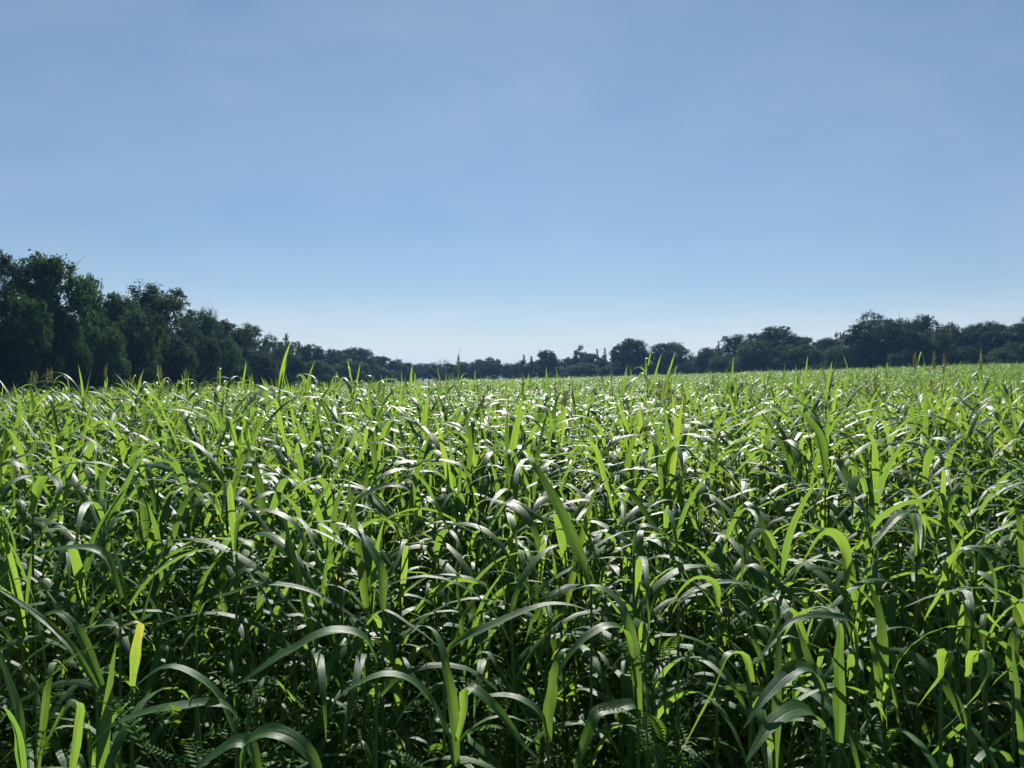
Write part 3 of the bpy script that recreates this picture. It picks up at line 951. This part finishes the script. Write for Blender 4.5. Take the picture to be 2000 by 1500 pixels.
for label, d0, sx, leaves in HERO:
    d0 *= 1.10
    bases = []
    parts = []
    for pts, dd, wpx, roll, tint in leaves:
        n = len(pts)
        s = np.linspace(0, 1, n)
        P3 = [at(x, y, d0 + 1.1 * dd * k) for (x, y), k in zip(pts, s)]
        P = smooth_path(P3, 20)
        # at its highest point the upper face looks up and a little this way; carried along the blade without twisting
        side = carried(P, (0.0, -(.10 + .6 * (max(roll, 0) if roll < .8 else 0)), 1.0))
        hw = wpx / F_PX * d0 / 2
        V, F, U = blade(P, side, hw * (1.0 + .6 * (max(roll, 0) if roll < .8 else 0)), 4, .3, (roll * sstep(.12, .5, np.linspace(0, 1, 20)) if abs(roll) > .5 else min(roll, 0) * np.ones(20)) + .18 * np.sin(np.linspace(0, 3, 20) + sx), .10, sx)
        parts.append([V, F, U, tint])
        bases.append(P[0])
    bases = np.array(bases)
    gx, gy = float(bases[:, 0].mean()), float(bases[:, 1].mean())
    gz = float(height(gx, gy))
    order = np.argsort(bases[:, 2])
    sp = [np.array((gx + .01, gy + .01, gz - .02)), np.array((gx, gy, gz + .45 * (bases[order[0], 2] - gz)))] + [bases[i] for i in order]
    sp = [p for i, p in enumerate(sp) if i < 2 or p[2] > sp[i - 1][2] + .01]
    sp = smooth_path(sp, 9)
    org = np.array((gx, gy, gz))
    r = thing('sorghum_plant', label, 'sorghum plant', org, HG)
    V, F, U = tube(sp - org, np.linspace(.0065, .0035, 9), 7)
    obj('stalk', MB().add(V, F, U, .5).mesh('crop_stalk', M_STALK), r)
    for V, F, U, tint in parts:
        obj('leaf', MB().add(V - org, F, U, tint).mesh('crop_leaf', M_BLADE), r)
    # small lower leaves
    rng = np.random.default_rng(int(sx))
    for i in range(3):
        z = rng.uniform(.25, .75) * (bases[:, 2].min() - gz)
        b = np.array((gx, gy, gz + z))
        P, side = blade_path(b, rng.uniform(0, 6.28), rng.uniform(50, 75), rng.uniform(-70, -10), rng.uniform(.25, .42), 10, rng)
        V, F, U = blade(P, side, rng.uniform(.009, .014), 2, .35, rng.normal(0, .3) * np.linspace(0, 1, 10), .1, i)
        obj('leaf', MB().add(V - org, F, U, float(rng.uniform(.2, .97) if i == 0 else rng.uniform(.2, .8))).mesh('crop_leaf', M_BLADE), r)
    hero_xy.append((gx, gy))
n_ind = len(HERO)

# ---- tall plants standing over the canopy: pixel x, pixel y of the tip, distance, label
TALL = [
    (140, 696, 6.2, 'tall plant with one sword-like blade standing over the left crop against dark trees'),
    (253, 708, 7.5, 'tall plant with a slim leaning blade against the dark left trees'),
    (560, 690, 6.5, 'tall plant with long thin blade leaning left, over the left centre crop'),
    (610, 690, 8.0, 'tall plant with hooked leaf and upright spike, left of centre horizon'),
    (690, 688, 9.0, 'tall plant with short upright spike below the double-domed distant tree'),
    (850, 712, 8.0, 'tall plant with a narrow spike beside the low gap in the horizon'),
    (1245, 700, 7.5, 'tall plant with a long slanting blade below the big round centre tree'),
    (1266, 672, 11.0, 'tall plant whose top leaf stands clear between the two round trees'),
    (1300, 712, 9.0, 'tall plant with a bent leaf below the round oak right of centre'),
    (1130, 720, 8.0, 'tall plant with spread leaves below the tufted horizon tree'),
    (1630, 690, 5.8, 'tall plant with a stout straight blade in front of the right woods dip'),
    (1500, 712, 9.5, 'tall plant with two hooked leaves before the first big right dome'),
    (1420, 718, 9.0, 'tall plant with drooping top leaf before the left end of right woods'),
    (1790, 700, 12.0, 'tall plant with curled leaf before the tallest right oak'),
    (1905, 700, 10.0, 'tall plant with a slanting spike before the dark right edge trees'),
    (370, 720, 10.0, 'tall plant with small spike below the dead treetop'),
    (1960, 745, 5.0, 'tall leafy plant rising at the right edge of the field'),
    (1700, 760, 4.4, 'tall plant with dark broad leaves crossing in the right middle field'),
    (365, 790, 4.2, 'plant with a bright straight upright blade in the left middle field'),
    (200, 850, 3.6, 'plant with pale straight blade standing in the left near field'),
]
TG = 'taller sorghum plants rising above the crop'
for i, (px, py, d, label) in enumerate(TALL):
    rng = np.random.default_rng(560 + i)
    p = at(px, py, d)
    g = float(height(p[0], d))
    top = p[2] - g
    h = top - .33
    parts = plant_parts(rng, h, 8, 12, 4, 1.0, .0, False, False, .35, 6, .72)
    # the one blade that stands up
    side_az = rng.uniform(0, 6.28)
    base = parts[0][1].arrays()[0][-6:].mean(0)
    P, side = blade_path(base - (0, 0, .06), side_az, rng.uniform(80, 88), rng.uniform(58, 76), .34, 12, rng)
    side = np.array((1, .2, 0)) / 1.02
    V, F, U = blade(P, side, .0115, 4, .3, .6 * np.linspace(0, 1, 12), .05, 1)
    parts.append(('leaf', MB().add(V, F, U, .6)))
    make_plant(parts, 'sorghum_plant', label, 'sorghum plant', (p[0], d, g), TG)
    hero_xy.append((p[0], d))
n_ind += len(TALL)

# ---- plants in seed
HEADS = [(66, 722, 17), (98, 718, 15), (106, 716, 16), (207, 714, 19), (258, 730, 20), (312, 712, 17), (318, 718, 21), (362, 720, 18), (432, 716, 15), (428, 722, 17),
         (475, 733, 19), (897, 692, 14), (1792, 684, 15), (1822, 684, 15), (1836, 690, 14), (1914, 688, 16), (1735, 706, 18), (1024, 724, 20), (1195, 722, 22), (60, 735, 16)]
head_proto = []
for i in range(4):
    rng = np.random.default_rng(800 + i)
    head_proto.append(plant_parts(rng, 1.0, 6, 8, 2, .95, .05, False, True, .3, 5))
made = []
for i, (px, py, d) in enumerate(HEADS):
    p = at(px, py, d)
    g = float(height(p[0], d))
    if px == 897:
        label = 'lone dark seed head standing against the pale sky gap'
    elif px < 600:
        label = 'sorghum stalk with a brown seed head against the dark left woods'
    elif px > 1600:
        label = 'sorghum stalk with a tall brown seed head against the dark right woods'
    else:
        label = 'sorghum stalk with a small seed head below the central horizon trees'
    k = i % 4
    s = (p[2] - g) / 1.32
    if i < 4:
        r, kids = make_plant(head_proto[k], 'seeding_sorghum_plant', label, 'sorghum plant', (p[0], d, g), 'sorghum plants in seed')
        made.append((r, kids))
        r.scale = (1, 1, s)
    else:
        r, kids = copy_tree(*made[k], (p[0], d, g), random.uniform(0, 6.28), (1, 1, s))
        r['label'] = label
n_ind += len(HEADS)

# ---- the rest of the near plants: a few kinds, copied
PROTOS = []
for i in range(18):
    rng = np.random.default_rng(100 + i)
    PROTOS.append(plant_parts(rng, rng.uniform(.74, .98), int(rng.integers(7, 11)), 11, 2, .82, .03, True, False, .18, 6, .80))

# candidate spots over the near wedge, nearest first
DENS = 21.0
yy = R.uniform(1.25, 9, 15000)
xx = R.uniform(-8, 8, 15000)
# thin to DENS by dart throwing
cells = {}
spots = []
mind = .132
for x, y in zip(xx, yy):
    c = (int(x // mind), int(y // mind))
    ok = True
    for dx in (-1, 0, 1):
        for dy in (-1, 0, 1):
            for q in cells.get((c[0] + dx, c[1] + dy), ()):
                if (q[0] - x) ** 2 + (q[1] - y) ** 2 < mind ** 2:
                    ok = False
    if ok and all((hx - x) ** 2 + (hy - y) ** 2 > .07 ** 2 for hx, hy in hero_xy):
        cells.setdefault(c, []).append((x, y))
        spots.append((x, y))
spots = [s for s in spots if abs(s[0]) < s[1] * .70 + .35 and R.random() < np.interp(s[1], [1.4, 2.0, 2.6], [.05, .18, 1.0])]
spots.sort(key=lambda s: s[1])
ind, rest = spots[:300 - n_ind], spots[300 - n_ind:]
Y_IND = ind[-1][1]


def near_scale(y):
    return float(np.interp(y, [1.2, 1.7, 2.4, 3.4, 5.0], [.72, .88, 1.02, 1.14, 1.22]))


W_PX = [60, 200, 380, 560, 720, 860, 990, 1110, 1270, 1400, 1550, 1690, 1820, 1940]
WHERE = ['against the left edge', 'below the highest green crown', 'below the gappy spreading oak', 'below the bare dead treetop', 'below the small wispy tree',
         'below the distant double-domed tree', 'below the low horizon gap', 'below the two thin pointed trees', 'below the big round centre tree',
         'below the round oak right of centre', 'below the first right dome', 'below the dip in right woods', 'below the tallest right oak',
         'below the flat-topped right tree', 'against the right edge']
first = {}
for i, (x, y) in enumerate(ind):
    k = int(R.integers(len(PROTOS)))
    g = float(height(x, y))
    s = near_scale(y) * R.uniform(.90, 1.10)
    px = 1000 + x / y * F_PX
    col = WHERE[int(np.searchsorted(W_PX, px))]
    row = ('in the very front' if y < 1.9 else 'behind the front' if y < 2.4 else 'in near middle' if y < 3.0 else 'farther back')
    label = '%s leafy plant %s, %s' % ('lower' if s < near_scale(y) * .97 else 'middling' if s < near_scale(y) * 1.03 else 'taller', row, col)
    if k in first:
        r, kids = copy_tree(*first[k], (x, y, g), R.uniform(0, 6.28), (s, s, s))
        r['label'] = label
        r['group'] = 'sorghum plants filling the near field'
    else:
        r, kids = make_plant(PROTOS[k], 'sorghum_plant', label, 'sorghum plant', (x, y, g), 'sorghum plants filling the near field')
        r.scale = (s, s, s)
        r.rotation_euler = (0, 0, R.uniform(0, 6.28))
        first[k] = (r, kids)


def tell_apart(group):
    """Things that share a label get their place in the row, counted from the left of the picture."""
    same = {}
    for o in COL.objects:
        if o.get('group') == group:
            same.setdefault(o['label'], []).append(o)
    for lab, os_ in same.items():
        if len(os_) > 1:
            os_.sort(key=lambda o: o.location.x / o.location.y)
            for i, o in enumerate(os_):
                w = 'leftmost' if i == 0 else 'rightmost' if i == len(os_) - 1 else ('second', 'third', 'fourth', 'fifth', 'sixth', 'seventh', 'eighth', 'ninth', 'tenth', 'eleventh', 'twelfth')[min(i - 1, 10)] + ' from left,'
                o['label'] = w + ' ' + lab


tell_apart('sorghum plants filling the near field')
tell_apart('sorghum plants in seed')


# ---------------------------------------------------------------- stuff made of many copies inside ONE object
def scatter_object(name, protos, pts, rot, scl, var, mats, label, cat):
    """The object's mesh holds the patches (attribute piece = 0, 1, ...) and loose points (piece = -1) that carry them."""
    mb = MB()
    pid, midx = [], []
    for k, groups in enumerate(protos):
        for mi, arr in groups:
            mb.merge(arr)
            pid.append(np.full(len(arr[0]), k))
            midx.append(np.full(len(arr[1]), mi))
    me = mb.mesh(name, mats)
    nv = len(me.vertices)
    n = len(pts)
    me.polygons.foreach_set('material_index', np.concatenate(midx).astype(np.int32))
    me.vertices.add(n)
    co = np.empty((nv + n) * 3, np.float32)
    me.vertices.foreach_get('co', co)
    co = co.reshape(-1, 3)
    co[nv:] = pts
    me.vertices.foreach_set('co', co.ravel())

    def attr(nm, ty, a, b, field='value'):
        at_ = me.attributes.new(nm, ty, 'POINT')
        at_.data.foreach_set(field, np.concatenate([a, b]).ravel())

    attr('piece', 'INT', np.concatenate(pid).astype(np.int32), np.full(n, -1, np.int32))
    attr('variant', 'INT', np.zeros(nv, np.int32), np.asarray(var, np.int32))
    rv = np.zeros((n, 3), np.float32)
    rv[:, 2] = rot
    attr('turn', 'FLOAT_VECTOR', np.zeros((nv, 3), np.float32), rv, 'vector')
    attr('size', 'FLOAT_VECTOR', np.ones((nv, 3), np.float32), np.asarray(scl, np.float32), 'vector')
    me.update()
    ng = bpy.data.node_groups.new(name, 'GeometryNodeTree')
    ng.interface.new_socket('Geometry', in_out='INPUT', socket_type='NodeSocketGeometry')
    ng.interface.new_socket('Geometry', in_out='OUTPUT', socket_type='NodeSocketGeometry')
    N, Lk = ng.nodes, ng.links
    gi, go = N.new('NodeGroupInput'), N.new('NodeGroupOutput')

    def named(nm, dt):
        x = N.new('GeometryNodeInputNamedAttribute')
        x.data_type = dt
        x.inputs['Name'].default_value = nm
        return [o for o in x.outputs if o.enabled and o.name == 'Attribute'][0]

    def pick(k):
        c = N.new('FunctionNodeCompare')
        c.data_type = 'INT'
        c.operation = 'EQUAL'
        ia = [s for s in c.inputs if s.enabled]
        Lk.new(named('piece', 'INT'), ia[0])
        ia[1].default_value = k
        s = N.new('GeometryNodeSeparateGeometry')
        s.domain = 'POINT'
        Lk.new(gi.outputs[0], s.inputs['Geometry'])
        Lk.new(c.outputs[0], s.inputs['Selection'])
        return s.outputs['Selection']

    join = N.new('GeometryNodeJoinGeometry')
    for k in reversed(range(len(protos))):
        g2 = N.new('GeometryNodeGeometryToInstance')
        Lk.new(pick(k), g2.inputs[0])
        Lk.new(g2.outputs[0], join.inputs[0])
    iop = N.new('GeometryNodeInstanceOnPoints')
    Lk.new(pick(-1), iop.inputs['Points'])
    Lk.new(join.outputs[0], iop.inputs['Instance'])
    iop.inputs['Pick Instance'].default_value = True
    Lk.new(named('variant', 'INT'), iop.inputs['Instance Index'])
    Lk.new(named('turn', 'FLOAT_VECTOR'), iop.inputs['Rotation'])
    Lk.new(named('size', 'FLOAT_VECTOR'), iop.inputs['Scale'])
    Lk.new(iop.outputs[0], go.inputs[0])
    o = obj(name, me)
    md = o.modifiers.new('spread', 'NODES')
    md.node_group = ng
    tag(o, label, cat)
    o['kind'] = 'stuff'
    return o


def as_groups(parts):
    """plant parts -> [(material index, arrays)]"""
    by = {}
    for nm, mb in parts:
        by.setdefault({'stalk': 0, 'leaf': 1, 'seed_head': 2}[nm], MB()).merge(mb)
    return [(k, v.arrays()) for k, v in by.items()]


def patch(rng, size, dens, seg, cross, n_leaf, heads=.0, stalk=True, wid=1.0):
    mbs = {0: MB(), 1: MB(), 2: MB()}
    n = int(size * size * dens)
    for _ in range(n):
        parts = plant_parts(rng, rng.uniform(.68, .94) * (rng.uniform(1.12, 1.36) if rng.random() < (.065 if size < 2 else .04) else 1), n_leaf, seg, cross, wid, .012, False, rng.random() < heads, .17, 4)
        x, y = rng.uniform(-.5, .5, 2) * size
        a = rng.uniform(0, 6.28)
        M = np.array(((math.cos(a), -math.sin(a), 0), (math.sin(a), math.cos(a), 0), (0, 0, 1)))
        for nm, mb in parts:
            if nm == 'stalk' and not stalk:
                continue
            mbs[{'stalk': 0, 'leaf': 1, 'seed_head': 2}[nm]].merge(mb, M, (x, y, 0))
    return [(k, v.arrays()) for k, v in mbs.items() if v.n]


def swell(x, y):
    """Taller and shorter stretches of the crop."""
    return 1 + .07 * np.sin(x * .55 + 1.3 * np.sin(y * .31)) * np.cos(y * .42 + x * .17) + .05 * np.sin(x * .13 + y * .09)


def build_field():
    rng = np.random.default_rng(77)
    protos = [as_groups(p) for p in PROTOS[:12]]
    n0 = len(protos)
    for i in range(7):
        protos.append(patch(rng, 1.5, 26, 7, 2, 7, .012, True, .9))
    n1 = len(protos)
    for i in range(5):
        protos.append(patch(rng, 4.0, 12, 5, 1, 5, .008, False, 1.25))
    P, rot, scl, var = [], [], [], []

    def put(x, y, s, v, sz):
        P.append((x, y, float(height(x, y))))
        rot.append(rng.uniform(0, 6.28) if v < n0 else rng.integers(4) * math.pi / 2)
        scl.append((s, s, sz))
        var.append(v)

    # single plants: just behind and beside the near ones
    for x, y in rest:
        if y < 9:
            s = near_scale(y) * rng.uniform(.9, 1.1)
            put(x, y, s, rng.integers(n0), s * float(swell(x, y)))
    for _ in range(1300):
        y = rng.uniform(-1.0, 9)
        x = rng.uniform(-9, 9)
        if abs(x) > y * .70 + .36 and math.hypot(x, y) > 1.15 and not (y < 1.1 and abs(x) < 1.3):
            s = (near_scale(y) if y > 1.2 else 1.0) * rng.uniform(.88, 1.08)
            put(x, y, s, rng.integers(n0), s)
    # patches
    st = 1.5
    for j in range(int((42 - 9) / st)):
        y = 9 + st * (j + .5)
        lim = y * .78 + 5
        for i in range(int(-lim / st), int(lim / st) + 1):
            x = st * i + rng.uniform(-.1, .1)
            if x < -33:
                continue
            put(x, y, 1.2, n0 + rng.integers(n1 - n0), 1.2 * float(swell(x, y)))
    st = 4.0
    y_end = 9 + 22 * 1.5
    for j in range(int((226 - y_end) / st)):
        y = y_end + st * (j + .5)
        lim = y * .72 + 10
        xr = np.interp(y, [42, 122, 200, 230], [110, 92, 50, 44])
        for i in range(int(-lim / st), int(lim / st) + 1):
            x = st * i + rng.uniform(-.2, .2)
            if x < -33 or x > xr:
                continue
            put(x, y, 1.12, n1 + rng.integers(5), 1.14 * float(swell(x, y)) * rng.uniform(.97, 1.05))
    scatter_object('sorghum_crop', protos, np.array(P), np.array(rot), np.array(scl), var, [M_STALK, M_BLADE, M_SEED],
                   'sunlit green sorghum crop filling the field to the tree line', 'crop')


build_field()


# ---------------------------------------------------------------- feathery weeds between the stalks
def frond(rng, L, base, az, e0, e1):
    """A pinnate leaf: midrib and two rows of leaflets."""
    P, side = blade_path(base, az, e0, e1, L, 9, rng)
    mb = MB()
    V, F, U = tube(P, np.linspace(.0011, .0005, 9), 3)
    mb.add(V, F, U, .4)
    n = int(rng.integers(11, 17))
    tt = np.linspace(.12, .99, n)
    Q = np.stack([np.interp(tt, np.linspace(0, 1, 9), P[:, k]) for k in range(3)], 1)
    T = np.gradient(Q, axis=0)
    T /= np.linalg.norm(T, axis=1, keepdims=True)
    Np = np.cross(side, T)
    ll = L * .125 * np.sin(np.pi * np.clip(tt * .75 + .18, 0, 1))
    for s in (-1, 1):
        D = side * s * .95 + T * .35 + Np * rng.normal(.05, .15)
        D /= np.linalg.norm(D, axis=1, keepdims=True)
        W = T * .9 + Np * rng.normal(0, .2)
        W /= np.linalg.norm(W, axis=1, keepdims=True)
        a = Q
        b = Q + D * (ll * .55)[:, None] + W * (ll * .17)[:, None]
        c = Q + D * ll[:, None]
        d = Q + D * (ll * .55)[:, None] - W * (ll * .17)[:, None]
        mb.add(np.stack([a, b, c, d], 1).reshape(-1, 3), np.arange(4 * n).reshape(n, 4), None, np.repeat(rng.uniform(.2, 1, n), 4))
    return mb


def weed_parts(rng, h):
    zz = np.linspace(0, 1, 7)
    lean = rng.normal(0, .12, 2)
    sp = np.stack([lean[0] * zz ** 2, lean[1] * zz ** 2, h * zz], 1)
    V, F, U = tube(sp, np.linspace(.003, .0012, 7), 5)
    parts = [('stem', MB().add(V, F, U, .3))]
    az = rng.uniform(0, 6.28)
    for i in range(int(rng.integers(7, 10))):
        z = .35 + .65 * i / 9
        az += 2.4 + rng.normal(0, .3)
        b = np.array([np.interp(z, zz, sp[:, k]) for k in range(3)])
        parts.append(('frond', frond(rng, rng.uniform(.13, .22), b, az, rng.uniform(15, 50), rng.uniform(-25, 10))))
    return parts


WM = dict(stem=M_STALK, frond=M_WEED)
WEEDS = []
for i in range(6):
    rng = np.random.default_rng(300 + i)
    WEEDS.append(weed_parts(rng, rng.uniform(.5, .72)))
WL = [
    # px, py of the weed's top, distance, label
    (560, 1165, 2.1, 'feathery-leaved weed standing clear of the stalks, left of centre'),
    (500, 1225, 1.9, 'feathery weed with a long spread frond beside the silvery wide leaf'),
    (1310, 1150, 2.0, 'ferny weed in the dark gap right of the tall centre plant'),
    (1290, 1175, 1.9, 'ferny bright weed in the dark gap, lower of two there'),
    (1080, 1390, 1.55, 'ferny weed at bottom centre right beside the bright hanging blade'),
    (450, 1395, 1.35, 'ferny weed with a backlit frond at the bottom edge, left of centre'),
    (70, 1190, 1.7, 'pale ferny weed near the left edge'),
    (90, 1215, 1.6, 'ferny weed under the slim leaves at the left edge'),
    (960, 1030, 2.5, 'feathery weed rising in the middle of the field'),
    (1050, 1080, 2.3, 'feathery weed between stalks in the centre'),
    (860, 1190, 2.0, 'feathery weed behind the bottom centre plant'),
    (300, 1020, 2.6, 'feathery weed in the left middle field'),
]
wfirst = {}
for i in range(12 + 60):
    if i < 12:
        px, py, d, label = WL[i]
        p = at(px, py, d)
        x, y = p[0], d
        top = p[2]
        grp = 'feathery weeds one can pick out'
    else:
        y = R.uniform(1.3, 3.8)
        x = R.uniform(-1, 1) * (y * .66)
        top = float(height(x, y)) + R.uniform(.35, .8)
        label = 'ferny weed among stalks %s, %s' % ('in front' if y < 2.3 else 'further in' if y < 3.0 else 'deep inside', WHERE[int(np.searchsorted(W_PX, 1000 + x / y * F_PX))])
        grp = 'ferny weeds hidden among the stalks'
    k = i % 6
    g = float(height(x, y))
    s = (top - g) / (.68)
    sc = (1, 1, s) if s > 1 else (s ** .5, s ** .5, s)
    if k in wfirst:
        r, kids = copy_tree(*wfirst[k], (x, y, g), R.uniform(0, 6.28), sc)
        r['label'] = label
        r['group'] = grp
    else:
        r = thing('ferny_weed', label, 'weed', (x, y, g), grp)
        kids = [obj(nm, mb.mesh('weed_' + nm, WM[nm]), r) for nm, mb in WEEDS[k]]
        r.scale = sc
        wfirst[k] = (r, kids)


tell_apart('ferny weeds hidden among the stalks')


def build_undergrowth():
    rng = np.random.default_rng(91)
    protos = []
    for i in range(6):
        a, b = MB(), MB()
        for _ in range(7):
            x, y = rng.normal(0, .12, 2)
            h = rng.uniform(.12, .5)
            V, F, U = tube([(x, y, 0), (x + rng.normal(0, .03), y + rng.normal(0, .03), h * .6), (x + rng.normal(0, .06), y + rng.normal(0, .06), h)], (.002, .0016, .0008), 4)
            a.add(V, F, U, .3)
            n = int(rng.integers(10, 22))
            P = np.stack([x + rng.normal(0, .06, n), y + rng.normal(0, .06, n), rng.uniform(.05, h, n)], 1)
            N = rng.normal(0, .5, (n, 3)) + np.array((0, 0, 1))
            N /= np.linalg.norm(N, axis=1, keepdims=True)
            V, F = leaf_quads(P, N, .017, rng)
            b.add(V, F, None, np.repeat(rng.uniform(0, 1, n), 4))
        # thin grass blades low down, some of them dead
        c = MB()
        for _ in range(8):
            x, y = rng.normal(0, .16, 2)
            P, side = blade_path(np.array((x, y, 0)), rng.uniform(0, 6.28), rng.uniform(60, 88), rng.uniform(-50, 40), rng.uniform(.2, .55), 6, rng)
            V, F, U = blade(P, side, rng.uniform(.003, .007), 1, 0, None, 0)
            c.add(V, F, U, float(rng.uniform(.1, .85) if rng.random() < .8 else rng.uniform(.92, 1)))
        protos.append([(0, a.arrays()), (1, b.arrays()), (2, c.arrays())])
    P, rot, scl, var = [], [], [], []
    for _ in range(1500):
        y = rng.uniform(.7, 8) ** 1.0
        x = rng.uniform(-1, 1) * (y * .75 + .8)
        P.append((x, y, float(height(x, y))))
        rot.append(rng.uniform(0, 6.28))
        s = rng.uniform(.8, 1.25)
        scl.append((s, s, s))
        var.append(rng.integers(6))
    scatter_object('undergrowth', protos, np.array(P), np.array(rot), np.array(scl), var, [M_STALK, M_WEED, M_BLADE],
                   'low dark weeds and thin grass between the crop stalks', 'undergrowth')


build_undergrowth()


# ---------------------------------------------------------------- the summer air
def build_haze():
    m, t = nodes_of('haze')
    g = NT(t)
    v = g.n('ShaderNodeVolumePrincipled', {'Color': (0.30, 0.56, 1.0, 1), 'Density': HAZE, 'Anisotropy': 0.0})
    g.n('ShaderNodeOutputMaterial', {'Volume': v.outputs[0]})
    x0, x1, y0, y1, z0, z1 = -3600, 3600, -700, 4100, -4, 24
    V = [(x, y, z) for z in (z0, z1) for x, y in ((x0, y0), (x1, y0), (x1, y1), (x0, y1))]
    F = [(3, 2, 1, 0), (4, 5, 6, 7), (0, 1, 5, 4), (1, 2, 6, 5), (2, 3, 7, 6), (3, 0, 4, 7)]
    me = MB().add(V, F).mesh('haze', m)
    me.polygons.foreach_set('use_smooth', np.zeros(6, bool))
    o = obj('haze', me)
    o['kind'] = 'stuff'



build_haze()
